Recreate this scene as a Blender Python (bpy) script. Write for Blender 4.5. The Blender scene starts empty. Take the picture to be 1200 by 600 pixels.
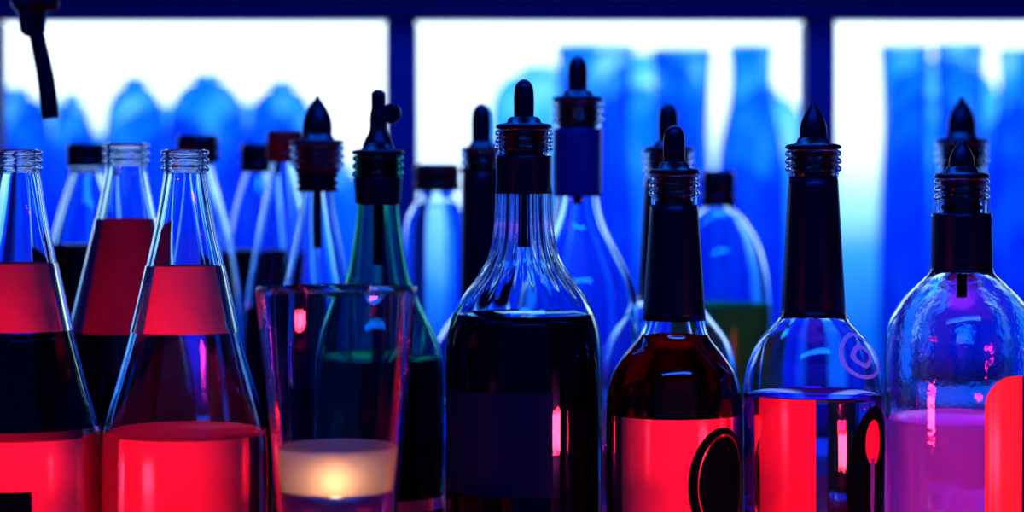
import bpy, math, random
from mathutils import Vector
random.seed(4)
sc=bpy.context.scene
F=2600.0; H=0.25; HY=220.0
def X(px,d): return (px-600)*d/F
def Z(py,d): return H+(HY-py)*d/F
def S(p,d): return p*d/F
sc.view_settings.view_transform='Standard'
try: sc.view_settings.look='None'
except: pass
sc.cycles.max_bounces=28; sc.cycles.transmission_bounces=28; sc.cycles.glossy_bounces=10; sc.cycles.transparent_max_bounces=24
sc.cycles.sample_clamp_indirect=25.0

# ---------------- materials
def newmat(n):
    m=bpy.data.materials.new(n); m.use_nodes=True; nt=m.node_tree; nt.nodes.clear()
    o=nt.nodes.new('ShaderNodeOutputMaterial'); return m,nt,o
def pbsdf(n,col,rough=0.4,spec=0.5,metal=0,bump=0,bscale=200,tint=None):
    m,nt,o=newmat(n); b=nt.nodes.new('ShaderNodeBsdfPrincipled')
    b.inputs['Base Color'].default_value=(*col,1); b.inputs['Roughness'].default_value=rough
    b.inputs['Specular IOR Level'].default_value=spec; b.inputs['Metallic'].default_value=metal
    if tint: b.inputs['Specular Tint'].default_value=(*tint,1)
    if bump:
        tc=nt.nodes.new('ShaderNodeTexCoord'); nz=nt.nodes.new('ShaderNodeTexNoise'); nz.inputs['Scale'].default_value=bscale
        bp=nt.nodes.new('ShaderNodeBump'); bp.inputs['Strength'].default_value=bump; bp.inputs['Distance'].default_value=0.001
        nt.links.new(tc.outputs['Object'],nz.inputs['Vector']); nt.links.new(nz.outputs['Fac'],bp.inputs['Height']); nt.links.new(bp.outputs['Normal'],b.inputs['Normal'])
    nt.links.new(b.outputs[0],o.inputs[0]); return m
def glass(n,col,rough=0.0,bump=0,bscale=60,ior=1.45):
    m,nt,o=newmat(n); g=nt.nodes.new('ShaderNodeBsdfGlass'); g.inputs['Color'].default_value=(*col,1); g.inputs['Roughness'].default_value=rough; g.inputs['IOR'].default_value=ior
    if bump:
        tc=nt.nodes.new('ShaderNodeTexCoord'); nz=nt.nodes.new('ShaderNodeTexNoise'); nz.inputs['Scale'].default_value=bscale
        bp=nt.nodes.new('ShaderNodeBump'); bp.inputs['Strength'].default_value=bump; bp.inputs['Distance'].default_value=0.001
        nt.links.new(tc.outputs['Object'],nz.inputs['Vector']); nt.links.new(nz.outputs['Fac'],bp.inputs['Height']); nt.links.new(bp.outputs['Normal'],g.inputs['Normal'])
    nt.links.new(g.outputs[0],o.inputs[0]); return m
def paper(n,col,tr=0.3,noise=0.35,coat=0.9):
    m,nt,o=newmat(n); d=nt.nodes.new('ShaderNodeBsdfDiffuse'); t=nt.nodes.new('ShaderNodeBsdfTranslucent'); mx=nt.nodes.new('ShaderNodeMixShader')
    tc=nt.nodes.new('ShaderNodeTexCoord'); nz=nt.nodes.new('ShaderNodeTexNoise'); nz.inputs['Scale'].default_value=28; nz.inputs['Detail'].default_value=3
    cr=nt.nodes.new('ShaderNodeValToRGB'); cr.color_ramp.elements[0].color=(*[c*(1-noise) for c in col],1); cr.color_ramp.elements[1].color=(*col,1)
    cr.color_ramp.elements[0].position=.3; cr.color_ramp.elements[1].position=.65
    nt.links.new(tc.outputs['Object'],nz.inputs['Vector']); nt.links.new(nz.outputs['Fac'],cr.inputs['Fac'])
    nt.links.new(cr.outputs[0],d.inputs['Color']); nt.links.new(cr.outputs[0],t.inputs['Color'])
    mx.inputs[0].default_value=tr; nt.links.new(d.outputs[0],mx.inputs[1]); nt.links.new(t.outputs[0],mx.inputs[2])
    g=nt.nodes.new('ShaderNodeBsdfGlossy'); g.inputs['Roughness'].default_value=.15; fr=nt.nodes.new('ShaderNodeFresnel'); fr.inputs[0].default_value=1.3
    m2=nt.nodes.new('ShaderNodeMixShader'); nt.links.new(fr.outputs[0],m2.inputs[0]); nt.links.new(mx.outputs[0],m2.inputs[1]); nt.links.new(g.outputs[0],m2.inputs[2])
    nt.links.new(m2.outputs[0],o.inputs[0]); return m
def cloudy(n,gcol,dcol,fac):
    m,nt,o=newmat(n); g=nt.nodes.new('ShaderNodeBsdfGlass'); g.inputs['Color'].default_value=(*gcol,1); g.inputs['IOR'].default_value=1.33; g.inputs['Roughness'].default_value=0.02
    t=nt.nodes.new('ShaderNodeBsdfTranslucent'); t.inputs['Color'].default_value=(*dcol,1); d=nt.nodes.new('ShaderNodeBsdfDiffuse'); d.inputs['Color'].default_value=(*dcol,1)
    m1=nt.nodes.new('ShaderNodeMixShader'); m1.inputs[0].default_value=0.7; m2=nt.nodes.new('ShaderNodeMixShader'); m2.inputs[0].default_value=fac
    nt.links.new(d.outputs[0],m1.inputs[1]); nt.links.new(t.outputs[0],m1.inputs[2]); nt.links.new(g.outputs[0],m2.inputs[1]); nt.links.new(m1.outputs[0],m2.inputs[2]); nt.links.new(m2.outputs[0],o.inputs[0]); return m
def emit(n,col,s):
    m,nt,o=newmat(n); e=nt.nodes.new('ShaderNodeEmission'); e.inputs[0].default_value=(*col,1); e.inputs[1].default_value=s; nt.links.new(e.outputs[0],o.inputs[0]); return m

BT_=(0.04,0.3,1.0)
G=glass('clear_glass',(0.82,0.93,1.0),bump=0.05)
GD=glass('dewy_glass',(0.84,0.92,1.0),rough=0.0,bump=0.05,bscale=350)
GG=glass('green_glass',(0.25,0.72,0.62),bump=0.05)
GC=glass('cup_glass',(0.88,0.93,1.0))
BLK=pbsdf('black_plastic',(0.0002,0.002,0.010),0.33,0.4,bump=0.05,tint=BT_)
CORK=pbsdf('black_rubber',(0.0002,0.001,0.006),0.5,0.1,tint=BT_)
NAVY=pbsdf('navy_foil',(0.0003,0.012,0.2),0.35,0.4,bump=0.1,tint=BT_)
SEAL=pbsdf('pale_seal',(0.08,0.5,1.0),0.3,0.8,tint=(.3,.6,1))
REDCAP=pbsdf('red_cap',(0.05,0.001,0.012),0.4,0.2)
DARK=pbsdf('dark_liquor',(0.0003,0.0006,0.003),0.08,0.14,tint=BT_)
DKRED=glass('red_liquor',(0.5,0.008,0.025),ior=1.36)
GREENL=cloudy('green_liquor',(0.05,0.6,0.12),(0.05,0.6,0.1),0.6)
PINKL=cloudy('pink_liqueur',(0.95,0.6,1.0),(1.0,0.45,1.0),0.55)
REDLQ=cloudy('red_juice',(1.0,0.12,0.2),(1.0,0.12,0.16),0.7)
CLEARL=glass('violet_liquor',(0.62,0.5,0.95),ior=1.34)
RED=paper('red_label_paper',(0.8,0.06,0.09))
REDL=paper('bright_red_label_paper',(1.0,0.09,0.12),noise=.3)
MAG=paper('magenta_label_paper',(0.14,0.005,0.035))
ORG=paper('orange_label_paper',(1.0,0.2,0.1))
BLKL=pbsdf('black_label_paper',(0.0003,0.0006,0.003),0.7,0.05,tint=BT_)
INK=pbsdf('ink_label',(0.0005,0.0025,0.03),0.5,0.1,tint=BT_)

# ---------------- geometry helpers
def link(ob,parent=None,mat=None,smooth=True):
    sc.collection.objects.link(ob)
    if mat: ob.data.materials.append(mat)
    if smooth and ob.type=='MESH':
        for p in ob.data.polygons: p.use_smooth=True
    if parent: ob.parent=parent
    return ob
def empty(n,loc):
    e=bpy.data.objects.new(n,None); e.location=loc; e.empty_display_size=0.02; sc.collection.objects.link(e); return e
def catmull(pts,n=7):
    out=[]
    for i in range(len(pts)-1):
        p0=pts[max(i-1,0)];p1=pts[i];p2=pts[i+1];p3=pts[min(i+2,len(pts)-1)]
        dz=p2[0]-p1[0]
        m1=(p2[1]-p0[1])/(p2[0]-p0[0]) if p2[0]!=p0[0] else 0
        m2=(p3[1]-p1[1])/(p3[0]-p1[0]) if p3[0]!=p1[0] else 0
        s=(p2[1]-p1[1])/dz if dz else 0
        if i==0: m1=s
        if s==0: m1=m2=0
        for k in range(n):
            t=k/n; h=[2*t**3-3*t*t+1,t**3-2*t*t+t,-2*t**3+3*t*t,t**3-t*t]
            out.append((p1[0]+dz*t,h[0]*p1[1]+h[1]*dz*m1+h[2]*p2[1]+h[3]*dz*m2))
    out.append(pts[-1]); return out
def revolve(n,prof,mat,parent,seg=72,rmod=None,closed=False,sy=1.0,offs=(0,0,0)):
    """prof list of (r,z)"""
    vs=[];fs=[];rings=[]
    for r,z in prof:
        if r<1e-6:
            rings.append([len(vs)]); vs.append((offs[0],offs[1],z+offs[2]))
        else:
            ring=[]
            for i in range(seg):
                a=2*math.pi*i/seg; rr=r+(rmod(a,z) if rmod else 0)
                ring.append(len(vs)); vs.append((offs[0]+rr*math.sin(a),offs[1]-rr*math.cos(a)*sy,z+offs[2]))
            rings.append(ring)
    pr=list(zip(rings[:-1],rings[1:]))
    if closed: pr.append((rings[-1],rings[0]))
    for a,b in pr:
        if len(a)==1 and len(b)==1: continue
        for i in range(seg):
            j=(i+1)%seg
            if len(a)==1: fs.append((a[0],b[j],b[i]))
            elif len(b)==1: fs.append((a[i],a[j],b[0]))
            else: fs.append((a[i],a[j],b[j],b[i]))
    me=bpy.data.meshes.new(n); me.from_pydata(vs,[],fs); me.update()
    import bmesh
    bm=bmesh.new(); bm.from_mesh(me); bmesh.ops.recalc_face_normals(bm,faces=bm.faces); bm.to_mesh(me); bm.free()
    return link(bpy.data.objects.new(n,me),parent,mat)
def box(n,lo,hi,mat,parent=None,bev=0):
    vs=[(x,y,z) for x in (lo[0],hi[0]) for y in (lo[1],hi[1]) for z in (lo[2],hi[2])]
    fs=[(0,1,3,2),(4,6,7,5),(0,4,5,1),(2,3,7,6),(0,2,6,4),(1,5,7,3)]
    me=bpy.data.meshes.new(n); me.from_pydata(vs,[],fs); me.update()
    ob=link(bpy.data.objects.new(n,me),parent,mat,False)
    if parent: ob.location=-Vector(parent.location)
    if bev:
        b=ob.modifiers.new('b','BEVEL'); b.width=bev; b.segments=3
    return ob

class Bottle:
    def __init__(s,kind,cx,d,top,nhw,body,rings=3,pitch=9,mat=None,wall=0.0021,rmod=None):
        s.cx,s.d=cx,d; s.e=empty(kind,(X(cx,d),d,0)); mat=mat or G
        s.top=Z(top,d); base=body[-1][1]
        neck_end=top+rings*pitch
        pts=[(Z(neck_end,d),S(nhw-2,d))]+[(Z(y,d),S(h,d)) for y,h in body]
        pts=[p for p in pts if p[0]>0.012]
        rb=S(base,d); s.rb=rb
        sm=catmull(pts)
        s.sm=[(s.top,S(nhw-2,d))]+sm+[(0.011,rb)]
        prof=[(S(nhw-3,d),s.top)]
        for i in range(rings):
            y=top+i*pitch
            for dy,dh in ((0.5,-0.5),(1.8,1),(pitch*.5,1.2),(pitch*.72,0),(pitch*.86,-2.6)):
                prof.append((S(nhw+dh,d),Z(y+dy,d)))
        prof+=[(r,z) for z,r in sm]
        prof+=[(rb,0.011),(rb*0.99,0.005),(rb*0.95,0.0015),(rb*0.88,0.0),(rb*0.75,0.0008),(rb*0.5,0.004),(0,0.006)]
        inner=[(0,0.011),(rb*0.6,0.010),(rb*0.85,0.0095),(rb-wall*1.4,0.013)]
        for z,r in reversed(sm):
            if z>0.015: inner.append((r-wall,z))
        inner.append((S(nhw-2,d)-wall,s.top-0.001)); s.wall=wall
        revolve('glass_body',prof+inner+[(S(nhw-3,d)-wall*0.4,s.top+0.0003),(S(nhw-3,d),s.top)],mat,s.e,rmod=rmod,seg=96 if not rmod else 160)
    def R(s,z):
        L=s.sm
        if z>=L[0][0]: return L[0][1]
        for (z1,r1),(z2,r2) in zip(L[:-1],L[1:]):
            if z1>=z>=z2: return r1+(r2-r1)*((z1-z)/(z1-z2) if z1!=z2 else 0)
        return L[-1][1]
    def liquid(s,py,mat,n='liquor',bot=0.0115,ov=0.0003,rmod=None):
        zt=Z(py,s.d) if py is not None else bot
        N=40; prof=[(0,bot),(s.R(bot)-s.wall*1.3,bot)]
        for i in range(N+1):
            z=bot+0.002+(zt-bot-0.002)*i/N; prof.append((s.R(z)-s.wall+ov,z))
        r=prof[-1][0]; prof+=[(r*0.97,zt-0.0004),(0,zt-0.0004)]
        revolve(n,prof,mat,s.e,rmod=rmod)
    def sleeve(s,y0,y1,mat=None,n='neck_sleeve',off=0.0007,hws=None):
        z0,z1=Z(y0,s.d),Z(y1,s.d); N=16; prof=[(s.R(z0)-0.0002,z0+0.0002)]
        for i in range(N+1):
            z=z0+(z1-z0)*i/N; prof.append(((S(hws[0]+(hws[1]-hws[0])*i/N,s.d) if hws else s.R(z)+off),z))
        prof.append((s.R(z1)+0.00005,z1)); revolve(n,prof,mat or BLK,s.e)
    def label(s,y0,y1,x0,x1,mat,n='label',off=0.0004,rc=0.0):
        """rc: corner radius (px) for the top-left corner"""
        z0,z1=Z(y0,s.d),max(Z(y1,s.d),0.012); N=30
        if x0 is None: a0,a1,M,=-math.pi,math.pi,96
        else:
            rr=s.R((z0+z1)/2); f=lambda x: math.asin(max(-1,min(1,S(x,s.d)/rr)))
            a0,a1,M=f(x0),f(x1),32
        vs=[];fs=[]; rcm=S(rc,s.d)
        for i in range(N+1):
            z=z0+(z1-z0)*(i/N)**(1.6 if rc else 1); r=s.R(z)+off; al=a0
            if rc:
                dz=z0-z
                if dz<rcm: al=a0+(rcm-math.sqrt(max(0,rcm**2-(rcm-dz)**2)))/r
            for j in range(M+1):
                a=al+(a1-al)*j/M; vs.append((r*math.sin(a),-r*math.cos(a),z))
        for i in range(N):
            for j in range(M):
                k=i*(M+1)+j; fs.append((k,k+1,k+M+2,k+M+1))
        me=bpy.data.meshes.new(n); me.from_pydata(vs,[],fs); link(bpy.data.objects.new(n,me),s.e,mat)
    def oval(s,xc,yc,hx,hy,mat,n='oval_label',off=0.0006,r0=0.0,p=2.0):
        rr=s.R(Z(yc,s.d)); vs=[];fs=[];RN=10;AN=48
        for i in range(RN+1):
            t=r0+(1-r0)*i/RN
            for j in range(AN):
                q=2*math.pi*j/AN; c,sn=math.cos(q),math.sin(q)
                c=math.copysign(abs(c)**(2/p),c); sn=math.copysign(abs(sn)**(2/p),sn)
                y=yc+hy*sn*t
                ac=math.asin(max(-1,min(1,S(xc,s.d)/rr))); a=ac+S(hx*c*t,s.d)/rr
                z=max(Z(y,s.d),0.012); r=s.R(z)+off
                vs.append((r*math.sin(a),-r*math.cos(a),z))
        for i in range(RN):
            for j in range(AN):
                k=(j+1)%AN; fs.append((i*AN+j,i*AN+k,(i+1)*AN+k,(i+1)*AN+j))
        me=bpy.data.meshes.new(n); me.from_pydata(vs,[],fs); link(bpy.data.objects.new(n,me),s.e,mat)
    def cap(s,y0,y1,hw,mat):
        d=s.d; z0,z1=Z(y0,d),Z(y1,d); h=z0-z1; r=S(hw,d)
        prof=[(0,z0),(r*0.85,z0),(r*0.95,z0-h*.04),(r,z0-h*.12),(r,z0-h*.62),(r*.96,z0-h*.66),(r*1.02,z0-h*.7),(r*1.02,z1),(r*.8,z1)]
        revolve('screw_cap',prof,mat,s.e,seg=96,rmod=lambda a,z:(0.00025 if int(a*48/math.pi)%2 else 0) if z<z0-h*.1 else 0)
    def coaster(s,mat):
        r=s.rb*0.97
        revolve('led_coaster',[(0,-.0001),(r,-.0001),(r,0.0003),(0,0.0003)],mat,s.e)
    def pourer(s,tip,style='ogive',hw=15,dx=0,flange=33):
        d=s.d; zt=s.top; ztip=Z(tip,d)-0; L=ztip-zt; e=s.e; w=S(hw,d)
        ri=s.R(s.top)-s.wall
        cork=[(0,zt-0.028)]
        for i in range(7):
            z=zt-0.028+i*0.004; cork+=[(ri*0.86,z),(ri*0.98,z+0.0008),(ri*0.98,z+0.0024),(ri*0.86,z+0.0032)]
        cork+=[(ri*0.9,zt+0.0002),(0,zt+0.0002)]
        revolve('pourer_cork',cork,CORK,e)
        fr=S(flange,d)
        fl=[(0,zt+0.0003),(fr*.9,zt+0.0003),(fr,zt+0.001),(fr,zt+0.0021),(fr*.92,zt+0.0029),(fr*.62,zt+0.0036),(fr*.55,zt+0.006),(fr*.45,zt+0.0068),(0,zt+0.007)]
        revolve('pourer_flange',fl,BLK,e)
        if style=='ogive':
            sh=[(0.0,.85),(.1,.92),(.25,1.0),(.42,1.0),(.6,.86),(.78,.56),(.92,.24),(1,.08)]
        elif style=='finger':
            sh=[(0.0,1.15),(.12,1.0),(.35,.98),(.6,1.0),(.8,.93),(.9,.76),(.96,.52),(1,.2)]
        else:
            sh=[(0.0,1.6),(.2,1.3),(.38,.8),(.6,.75),(.72,.62),(.94,.62),(1,.3)]
        pts=catmull([(t*L+zt,w*k) for t,k in sh],5)
        prof=[(0,pts[0][0])]+[(r,z) for z,r in pts]+[(0,ztip+.0002)]
        revolve('pourer_spout',prof,BLK,e,sy=0.7,seg=40)
        if style=='knob':
            zz=Z(tip+28,d)
            bpy.ops.mesh.primitive_cylinder_add(radius=S(12,d),depth=0.006,vertices=40,location=(0,0,0),rotation=(math.pi/2,0,0))
            k=bpy.context.active_object; k.name='pourer_vent_lid'; k.parent=e; k.location=(S(15,d),0,zz); k.data.materials.append(BLK)
            b=k.modifiers.new('b','BEVEL'); b.width=0.001; b.segments=3
        tb=[(0.0027,zt-0.028),(0.0027,zt-0.062),(0.0018,zt-0.062),(0.0018,zt-0.028)]
        revolve('pourer_tube',tb,CORK,e,seg=24,closed=True)

LEDR=emit('led_red',(1,.03,.06),18); LEDP=emit('led_pink',(1,.06,.55),36); LEDM=emit('led_red_dim',(1,.02,.06),7)
# ================= FRONT ROW =================
cone=[(212,26),(260,34),(310,45),(388,63),(450,80),(492,92),(515,96),(560,97),(900,97)]
A=Bottle('juice_bottle',22,1.12,176,26,cone)
A.liquid(388,DARK,'dark_juice'); A.label(308,386,None,None,RED,'neck_label'); A.label(507,860,None,None,REDL,'body_label'); A.label(564,640,-40,34,BLKL,'label_print',0.0008)
A.label(498,508,None,None,MAG,'label_border',0.0005)
B=Bottle('juice_bottle',217,1.12,176,27,cone)
B.liquid(503,REDLQ,'red_juice'); B.label(311,388,None,None,REDL,'neck_label'); B.coaster(LEDR); B.label(507,860,-66,96,REDL,'body_label')
J=Bottle('fluted_liquor_bottle',614,1.17,152,33,[(185,31),(228,32),(270,34),(300,40),(325,54),(345,70),(366,82),(390,89),(420,91.5),(500,91.5),(900,91.5)],
  rmod=lambda a,z:(0.0007*math.cos(20*a)*max(0,min(1,(z-Z(362,1.17))/0.02))*max(0,min(1,(Z(200,1.17)-z)/0.01))))
J.liquid(368,DARK,'dark_liquor'); J.sleeve(183,227,hws=(33,32.5)); J.label(453,571,-90,32,INK,'label'); J.pourer(93,'finger',12)
O=Bottle('liquor_bottle',790,1.15,205,29,[(240,27),(300,30),(376,36),(395,42),(415,58),(435,71),(460,78),(490,79.5),(900,79.5)])
O.liquid(392,DKRED,'red_liquor'); O.sleeve(240,375,hws=(28,37)); O.pourer(147,'finger',13,flange=30); O.coaster(LEDM)
O.label(484,840,-79,76,REDL,'label'); O.oval(50,560,44,66,BLKL); O.oval(52,560,36,58,MAG,'oval_ring',0.0009,0.96)
Q=Bottle('liquor_bottle',953,1.15,176,32,[(212,28),(300,33),(368,38),(382,48),(400,64),(425,76),(450,81),(480,82),(900,79)])
Q.liquid(460,CLEARL,'clear_liquor'); Q.sleeve(210,371,hws=(29,38)); Q.pourer(119,'ogive',16); Q.coaster(emit('led_violet',(.4,.08,1),6))
Q.label(461,840,-71,-8,RED,'label'); Q.oval(62,560,44,90,BLKL); Q.oval(60,512,14,26,RED,'label_print',0.0009); Q.label(530,640,56,61,RED,'label_stem',0.0009)
Q.oval(48,413,33,26,SEAL,'embossed_seal',0.0012,0.84); Q.oval(48,413,19,14,SEAL,'embossed_mark',0.0010,0.6,p=1.4)
R_=Bottle('liquor_bottle',1127,1.15,210,31,[(248,29),(280,33),(318,37),(332,50),(350,68),(375,84),(400,89),(440,90),(900,88)],mat=GD)
R_.liquid(490,PINKL,'pink_liqueur'); R_.sleeve(250,318,hws=(35,36)); R_.pourer(162,'ogive',15,flange=32); R_.coaster(LEDP)
R_.label(434,840,8,88,ORG,'label',rc=34); R_.label(460,840,66,89,INK,'label_print',0.0009)

# ================= MIDDLE ROW =================
C=Bottle('juice_bottle',148,1.27,168,26,[(205,25),(260,36),(320,50),(388,66),(450,80),(500,84),(900,84)])
C.liquid(388,DARK,'dark_juice'); C.label(256,388,None,None,MAG,'neck_label')
I=Bottle('green_wine_bottle',443,1.25,182,29,[(240,25),(290,31),(330,39),(365,54),(395,69),(420,76),(450,78),(900,78)],mat=GG)
I.liquid(420,DARK,'wine'); I.sleeve(208,238,hws=(29,27)); I.pourer(105,'knob',13,flange=31); I.label(578,592,None,None,RED,'label_border')
Hh=Bottle('liquor_bottle',372,1.33,170,31,[(215,18),(260,24),(300,32),(350,42),(420,52),(900,54)])
Hh.liquid(450,DARK,'dark_liquor'); Hh.pourer(112,'ogive',17.5,flange=32)
M=Bottle('liquor_bottle',677,1.34,119,29,[(152,27),(230,25),(265,33),(300,50),(335,66),(370,72),(420,74),(900,74)])
M.sleeve(151,230,NAVY,'neck_label',hws=(29,28)); M.pourer(66,'finger',11.5,flange=30)
K=Bottle('liquor_bottle',564,1.42,178,24,[(215,22),(300,22),(358,26),(385,45),(410,58),(450,60),(900,60)])
K.sleeve(200,360,hws=(23,25)); K.pourer(121,'finger',12,dx=6,flange=25); K.liquid(470,CLEARL)
N_=Bottle('liquor_bottle',783,1.36,178,29,[(212,27),(300,31),(352,36),(372,50),(395,68),(420,77),(450,79),(900,79)])
N_.sleeve(210,352,hws=(28,36)); N_.pourer(121,'finger',12,flange=30); N_.liquid(520,CLEARL)
R2=Bottle('liquor_bottle',1127,1.40,168,30,[(205,28),(300,32),(340,40),(370,64),(400,78),(900,80)])
R2.sleeve(204,330,hws=(29,36)); R2.pourer(113,'ogive',16.5,flange=31); R2.liquid(520,CLEARL)

# ================= BACK ROW =================
D=Bottle('soda_bottle',101,1.46,176,20,[(210,20),(245,31),(290,42),(350,52),(420,56),(900,56)]); D.cap(168,195,22,BLK); D.liquid(286,DARK,'cola')
E=Bottle('soda_bottle',232,1.46,166,20,[(205,20),(245,31),(290,42),(350,52),(420,54),(900,54)]); E.cap(158,188,24,BLK)
Fb=Bottle('soda_bottle',302,1.53,176,18,[(208,18),(245,28),(290,36),(350,44),(420,48),(900,48)]); Fb.cap(168,200,20,BLK); Fb.liquid(292,DARK,'cola')
Gb=Bottle('soda_bottle',334,1.43,160,19,[(200,19),(250,29),(310,40),(370,48),(440,50),(900,50)]); Gb.cap(153,190,21,REDCAP); Gb.liquid(360,DARK,'cola')
Lb=Bottle('juice_bottle',512,1.52,200,22,[(232,21),(243,30),(262,38),(300,41),(345,41),(900,42)],rings=2); Lb.cap(192,224,26,REDCAP)
Pb=Bottle('cordial_bottle',842,1.52,206,17,[(243,18),(258,32),(285,48),(320,58),(360,62),(900,62)],rings=2); Pb.cap(200,241,19,BLK); Pb.liquid(356,GREENL,'green_cordial')

# ================= CANDLE GLASS =================
d=1.03; cz=Z(622,d)
e=empty('candle_glass',(X(395,d),d,cz))
def lz(py): return Z(py,d)-cz
prof=[(S(60,d),0.0),(S(68,d),0.0015),(S(70,d),0.004)]+[(S(h,d),lz(y)) for y,h in ((600,70.5),(520,76),(430,85),(345,94.5))]+[(S(95,d),lz(339)),(S(94.3,d),lz(336.5)),(S(92,d),lz(336.5)),(S(91.5,d),lz(339))]+[(S(h,d),lz(y)) for y,h in ((430,82),(520,73),(600,68))]+[(S(66,d),0.0038),(S(60,d),0.003),(0,0.003)]
revolve('tumbler',[(0,0)]+prof,GC,e,seg=96)
FROST,nt,o=newmat('frosted_votive'); df=nt.nodes.new('ShaderNodeBsdfDiffuse'); tl=nt.nodes.new('ShaderNodeBsdfTranslucent'); mx=nt.nodes.new('ShaderNodeMixShader')
df.inputs[0].default_value=(.1,.12,.2,1); tl.inputs[0].default_value=(.85,.7,.6,1); mx.inputs[0].default_value=.6
nt.links.new(df.outputs[0],mx.inputs[1]);nt.links.new(tl.outputs[0],mx.inputs[2]);nt.links.new(mx.outputs[0],o.inputs[0])
revolve('votive_wall',[(S(66,d),lz(573)),(S(71.3,d),lz(524)),(S(70.5,d),lz(522)),(S(69.5,d),lz(524)),(S(65,d),lz(573))],FROST,e,seg=96)
WAX=pbsdf('blue_wax',(0.01,0.02,0.16),0.35,0.5)
revolve('wax',[(0,0.0045),(S(66,d),0.0045),(S(66.5,d),lz(576)),(S(60,d),lz(574)),(0,lz(577))],WAX,e,seg=96)
FL=emit('flame',(1.0,.55,.22),48)
fp=catmull([(lz(571),S(2,d)),(lz(563),S(6.5,d)),(lz(552),S(7,d)),(lz(542),S(5,d)),(lz(532),S(1,d))],5)
revolve('flame',[(0,fp[0][0])]+[(r,z) for z,r in fp]+[(0,fp[-1][0])],FL,e,seg=24,offs=(S(2,d),-0.0195,0))
revolve('wick',[(0,lz(578)),(0.0006,lz(578)),(0.0005,lz(568)),(0,lz(568))],CORK,e,seg=12,offs=(S(2,d),-0.0195,0))
RIS=pbsdf('riser_wood',(0.03,0.015,0.012),0.4,0.5,bump=0.3)
box('display_riser',(X(395,d)-0.036,d-0.034,0.0),(X(395,d)+0.036,d+0.034,cz),RIS,bev=0.003)

# ================= TAP =================
CH=pbsdf('dark_chrome',(0.01,0.03,0.16),0.2,0.5,metal=0.8,tint=BT_)
dt=1.0; e=empty('beer_tap',(X(38,dt),dt,Z(0,dt)))
def tube(n,pts,mat,parent,res=12):
    cu=bpy.data.curves.new(n,'CURVE'); cu.dimensions='3D'; cu.bevel_depth=1.0; cu.bevel_resolution=6; cu.use_fill_caps=True
    sp=cu.splines.new('BEZIER'); sp.bezier_points.add(len(pts)-1)
    for b,(x,y,z,r) in zip(sp.bezier_points,pts):
        b.co=(x,y,z); b.radius=r; b.handle_left_type=b.handle_right_type='AUTO'
    cu.resolution_u=res; ob=bpy.data.objects.new(n,cu); sc.collection.objects.link(ob); ob.data.materials.append(mat); ob.parent=parent; return ob
def tp(px,py): return (S(px-38,dt),0,-S(py,dt))
tube('spout_tube',[(*tp(40,26),S(9.5,dt)),(*tp(45,50),S(9.5,dt)),(*tp(54,95),S(10.5,dt)),(*tp(59,139),S(11.5,dt))],BLK,e)
k=revolve('tap_collar',[(0,-S(44,dt)),(S(10,dt),-S(42,dt)),(S(15,dt),-S(36,dt)),(S(16,dt),-S(16,dt)),(S(22,dt),-S(10,dt)),(S(25,dt),-S(4,dt)),(S(25,dt),S(6,dt)),(S(18,dt),S(14,dt)),(0,S(16,dt))],CH,e)
revolve('tap_pipe',[(0,.004),(.007,.004),(.007,1.6-Z(0,dt)),(0,1.6-Z(0,dt))],CH,e,seg=32)
revolve('tap_knob',[(0,-.004),(.006,-.004),(.007,0),(.006,.004),(0,.004)],REDCAP,e,offs=(S(18,dt),-.008,-S(4,dt)),seg=24)

# ================= ROOM =================
FR=pbsdf('frame_navy_paint',(0.0003,0.022,0.2),0.45,0.12,bump=0.15,bscale=60,tint=BT_)
WALL=pbsdf('dark_blue_wall',(0.002,0.02,0.14),0.7,0.2,bump=0.2,bscale=30)
dw=1.80
def wx(px): return X(px,dw)
e=empty('window_1',(0,dw,0))
th=0.02
CX0,CX1=-1.6,1.6
zt0,zb0=Z(26,dw),Z(585,dw)
for i in range(-3,5):
    a=453+487*i
    if CX0<wx(a)<CX1-.03: box('mullion_%d'%(i+4),(wx(a),dw-th,zb0),(wx(a+36),dw+th,zt0+0.001),FR,e,bev=0.004)
box('head_rail',(CX0,dw-th-0.004,Z(24,dw)),(CX1,dw+th,Z(-30,dw)),FR,e,bev=0.004)
box('head_trim',(CX0,dw-th-0.012,Z(4,dw)),(CX1,dw-th,Z(-3,dw)),FR,e,bev=0.002)
box('sill',(CX0,dw-th-0.01,-0.02),(CX1,dw+th,Z(585,dw)),FR,e,bev=0.004)
box('wall_front_lower',(CX0,dw-0.02,-0.95),(CX1,dw+0.02,-0.021),WALL)
box('wall_header',(CX0,dw-0.02,Z(-30,dw)),(CX1,dw+0.02,1.6),WALL)
box('wall_left',(CX0-0.04,-0.8,-0.95),(CX0,3.3,1.6),WALL)
box('wall_right',(CX1,-0.8,-0.95),(CX1+0.04,3.3,1.6),WALL)
box('wall_back',(CX0,3.22,-0.95),(CX1,3.3,1.6),WALL)
box('floor',(CX0,-0.8,-1.0),(CX1,3.3,-0.95),WALL)
box('ceiling',(CX0,-0.8,1.6),(CX1,3.3,1.65),WALL)
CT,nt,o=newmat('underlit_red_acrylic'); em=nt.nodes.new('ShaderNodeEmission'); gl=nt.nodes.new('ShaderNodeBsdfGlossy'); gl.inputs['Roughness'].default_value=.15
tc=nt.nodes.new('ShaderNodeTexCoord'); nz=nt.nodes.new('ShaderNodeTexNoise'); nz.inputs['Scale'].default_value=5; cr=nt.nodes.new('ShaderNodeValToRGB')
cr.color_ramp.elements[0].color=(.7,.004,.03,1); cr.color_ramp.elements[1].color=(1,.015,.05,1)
nt.links.new(tc.outputs['Object'],nz.inputs['Vector']);nt.links.new(nz.outputs['Fac'],cr.inputs['Fac']);nt.links.new(cr.outputs[0],em.inputs[0]); em.inputs[1].default_value=0.22
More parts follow.
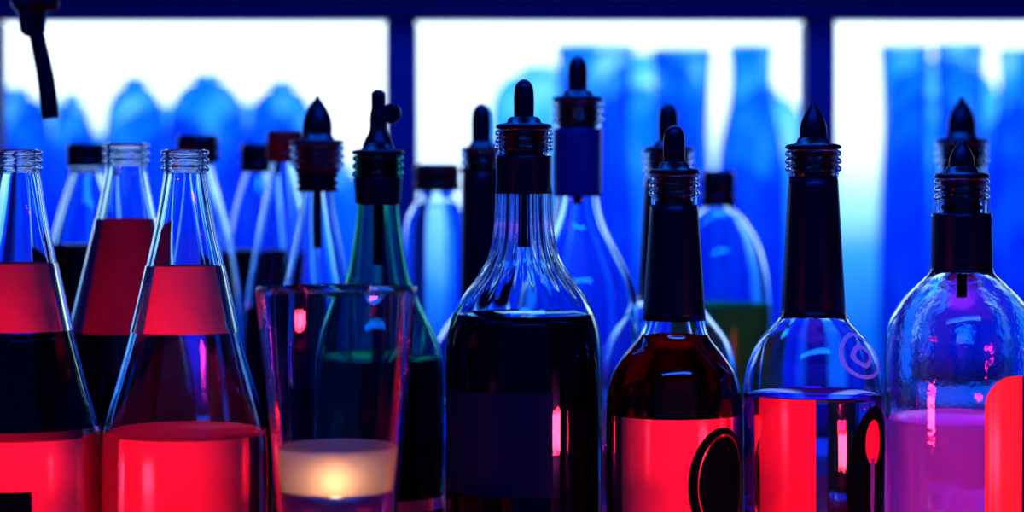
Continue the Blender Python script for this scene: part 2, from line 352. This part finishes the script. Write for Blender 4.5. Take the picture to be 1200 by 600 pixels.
mx=nt.nodes.new('ShaderNodeMixShader'); mx.inputs[0].default_value=.08; nt.links.new(em.outputs[0],mx.inputs[1]);nt.links.new(gl.outputs[0],mx.inputs[2]);nt.links.new(mx.outputs[0],o.inputs[0])
e=empty('bar_counter',(0,1.3,-0.01))
box('top_panel',(-0.6,0.88,-0.012),(0.6,1.63,0.0),CT,e)
box('cabinet',(-0.62,0.87,-0.95),(0.62,1.76,-0.0125),WALL,e)
box('back_ledge',(-0.6,1.63,-0.012),(0.6,1.76,0.0),WALL,e)

LP,nt,o=newmat('backlit_panel'); tc=nt.nodes.new('ShaderNodeTexCoord'); sx=nt.nodes.new('ShaderNodeSeparateXYZ'); em=nt.nodes.new('ShaderNodeEmission')
nz=nt.nodes.new('ShaderNodeTexNoise'); nz.inputs['Scale'].default_value=3.2
ma=nt.nodes.new('ShaderNodeMath'); ma.operation='MULTIPLY_ADD'; ma.inputs[1].default_value=0.3
mr=nt.nodes.new('ShaderNodeMapRange'); dp=3.1; mr.inputs['From Min'].default_value=Z(430,dp)+0.15; mr.inputs['From Max'].default_value=Z(120,dp)+0.15
cr=nt.nodes.new('ShaderNodeValToRGB'); R0=cr.color_ramp; R0.elements[0].color=(0.002,0.15,1.05,1); R0.elements[0].position=0
R0.elements[1].color=(1.6,2.0,2.4,1); R0.elements[1].position=1; x=R0.elements.new(.4); x.color=(0.04,.42,1.8,1); x=R0.elements.new(.7); x.color=(.45,1.1,2.2,1)
nt.links.new(tc.outputs['Object'],sx.inputs[0]); nt.links.new(tc.outputs['Object'],nz.inputs['Vector']); nt.links.new(nz.outputs['Fac'],ma.inputs[0]); nt.links.new(sx.outputs['Z'],ma.inputs[2])
nt.links.new(ma.outputs[0],mr.inputs['Value']); nt.links.new(mr.outputs[0],cr.inputs[0]); nt.links.new(cr.outputs[0],em.inputs[0]); em.inputs[1].default_value=1.0
nt.links.new(em.outputs[0],o.inputs[0])
box('backlit_light_panel',(CX0+.02,dp,-0.6),(CX1-.02,dp+0.05,1.0),LP)

def tint(n,c_edge,c_lo,c_hi,tcol,f):
    m,nt,o=newmat(n); t=nt.nodes.new('ShaderNodeBsdfTransparent')
    tc=nt.nodes.new('ShaderNodeTexCoord'); mp=nt.nodes.new('ShaderNodeMapping'); mp.inputs['Scale'].default_value=(1.6,1.6,.8)
    nz=nt.nodes.new('ShaderNodeTexNoise'); nz.inputs['Scale'].default_value=18; nz.inputs['Detail'].default_value=1
    oi=nt.nodes.new('ShaderNodeObjectInfo'); va=nt.nodes.new('ShaderNodeVectorMath'); va.operation='ADD'
    cr=nt.nodes.new('ShaderNodeValToRGB'); cr.color_ramp.elements[0].color=(*c_lo,1); cr.color_ramp.elements[0].position=.45; cr.color_ramp.elements[1].color=(*c_hi,1); cr.color_ramp.elements[1].position=.62
    nt.links.new(tc.outputs['Object'],va.inputs[0]); nt.links.new(oi.outputs['Location'],va.inputs[1]); nt.links.new(va.outputs[0],mp.inputs[0]); nt.links.new(mp.outputs[0],nz.inputs['Vector']); nt.links.new(nz.outputs['Fac'],cr.inputs[0])
    lw=nt.nodes.new('ShaderNodeLayerWeight'); lw.inputs[0].default_value=.35; mc=nt.nodes.new('ShaderNodeMix'); mc.data_type='RGBA'
    nt.links.new(lw.outputs['Facing'],mc.inputs[0]); nt.links.new(cr.outputs[0],mc.inputs[6]); mc.inputs[7].default_value=(*c_edge,1); nt.links.new(mc.outputs[2],t.inputs[0])
    g=nt.nodes.new('ShaderNodeBsdfTranslucent'); g.inputs[0].default_value=(*tcol,1)
    mx=nt.nodes.new('ShaderNodeMixShader'); mx.inputs[0].default_value=f; nt.links.new(t.outputs[0],mx.inputs[1]); nt.links.new(g.outputs[0],mx.inputs[2]); nt.links.new(mx.outputs[0],o.inputs[0]); return m
BT=tint('cobalt_glass',(.02,.25,.85),(0.06,0.44,0.95),(.5,.85,1),(.002,.18,.9),.2); BT2=tint('pale_blue_glass',(.12,.52,.95),(0.22,0.68,1),(.7,.95,1),(.004,.27,.95),.18)
def jar(n,cx,top,hw,dd,mat,shape='jar'):
    e=empty(n,(X(cx,dd),dd,0)); zt=Z(top,dd); zb=-0.02
    w=S(hw,dd)
    if shape=='jar': c=[(zt,w*.35),(zt-.006,w*.62),(zt-.025,w*.9),(zt-.06,w),(zb,w)]
    elif shape=='bottle': c=[(zt,w*.62),(zt-.03,w*.6),(zt-.06,w*.68),(zt-.11,w*.95),(zt-.16,w),(zb,w)]
    else: c=[(zt,w*.9),(zt-.08,w*.82),(zt-.16,w*.92),(zb,w)]
    pts=catmull(c,6)
    revolve('body',[(0,zt)]+[(r,z) for z,r in pts]+[(0,zb)],mat,e,seg=40)
    revolve('rim',[(pts[0][1],zt),(pts[0][1]*1.06,zt+.002),(pts[0][1]*1.06,zt+.008),(pts[0][1]*.9,zt+.009)],mat,e,seg=40)
box('back_bar_shelf',(CX0+.02,2.3,-0.04),(CX1-.02,2.95,-0.02),WALL)
for cx,top,hw,sh in ((-60,118,38,'jar'),(20,112,40,'jar'),(85,118,24,'jar'),(158,100,36,'jar'),(243,96,46,'jar'),(330,104,40,'jar'),(400,200,26,'jar'),
   (610,150,36,'jar'),(697,62,49,'tall'),(800,66,38,'tall'),(880,62,41,'bottle'),(1060,62,32,'tall'),(1125,60,32,'tall'),(1190,66,32,'bottle'),(1260,62,36,'tall')):
    jar('glass_jar' if sh=='jar' else 'glass_carafe',cx,top,hw,2.42,BT,sh)
for cx,top,hw in ((-20,160,58),(100,165,58),(215,150,54),(320,150,50),(420,215,46),(590,200,50),(745,110,58),(860,200,54),(1090,120,56),(1205,130,56)):
    jar('glass_jar',cx,top,hw,2.62,BT2,'jar')
for cx,top,hw in ((60,125,55),(180,130,55),(300,128,52),(632,84,58),(762,70,62),(895,110,48),(1105,76,66),(1240,90,60)):
    jar('glass_jar',cx,top,hw,2.82,BT2,'jar')

# ================= LIGHTS =================
def area(n,loc,target,size,sy,col,pw,spread=180):
    l=bpy.data.lights.new(n,'AREA'); l.shape='RECTANGLE'; l.size=size; l.size_y=sy; l.color=col; l.energy=pw; l.spread=math.radians(spread)
    o=bpy.data.objects.new(n,l); o.location=loc; sc.collection.objects.link(o)
    o.rotation_euler=(Vector(target)-Vector(loc)).to_track_quat('-Z','Y').to_euler(); return o
# low bar washers: each red lamp sits in a hooded housing so its light only reaches the lower parts of the bottles
for sgn in (-1,1):
    lx,ly,lz_=sgn*0.66,0.55,0.035
    t=Vector((sgn*0.10,1.15,0.06))
    area('red_lamp',(lx,ly,lz_),t,0.2,0.05,(1,.012,.03),19)
    dirv=(t-Vector((lx,ly,lz_))); ang=math.atan2(dirv.y,dirv.x)
    e=empty('lamp_housing',(lx,ly,lz_)); e.rotation_euler=(0,0,ang-math.pi/2)
    def hb(n,lo,hi):
        o_=box(n,lo,hi,BLKL); o_.parent=e
    hb('hood',(-.16,-.03,.030),(.16,.165,.034)); hb('back',(-.16,-.034,-.04),(.16,-.03,.034)); hb('base',(-.16,-.03,-.04),(.16,.03,-.036)); hb('post',(-.01,-.01,-.985),(.01,.01,-.04))
area('blue_lamp',(0.1,0.5,0.95),(0,1.3,0.1),0.9,0.1,(.005,.14,1),9.0)
area('blue_ceiling_lamp',(0,1.55,1.0),(0,1.5,0),0.9,0.15,(.005,.16,1),12.0)
w=bpy.data.worlds.new('w'); sc.world=w; w.use_nodes=True; w.node_tree.nodes['Background'].inputs[0].default_value=(.0005,.02,.16,1); w.node_tree.nodes['Background'].inputs[1].default_value=.8

# ================= CAMERA =================
c=bpy.data.cameras.new('camera'); co=bpy.data.objects.new('camera',c); sc.collection.objects.link(co); co.location=(0,0,H); co.rotation_euler=(math.pi/2,0,0)
c.sensor_width=36; c.lens=36*F/1200; c.shift_y=-(300-HY)/1200; c.clip_start=.05
c.dof.use_dof=True; c.dof.focus_distance=1.14; c.dof.aperture_fstop=4.5
sc.camera=co
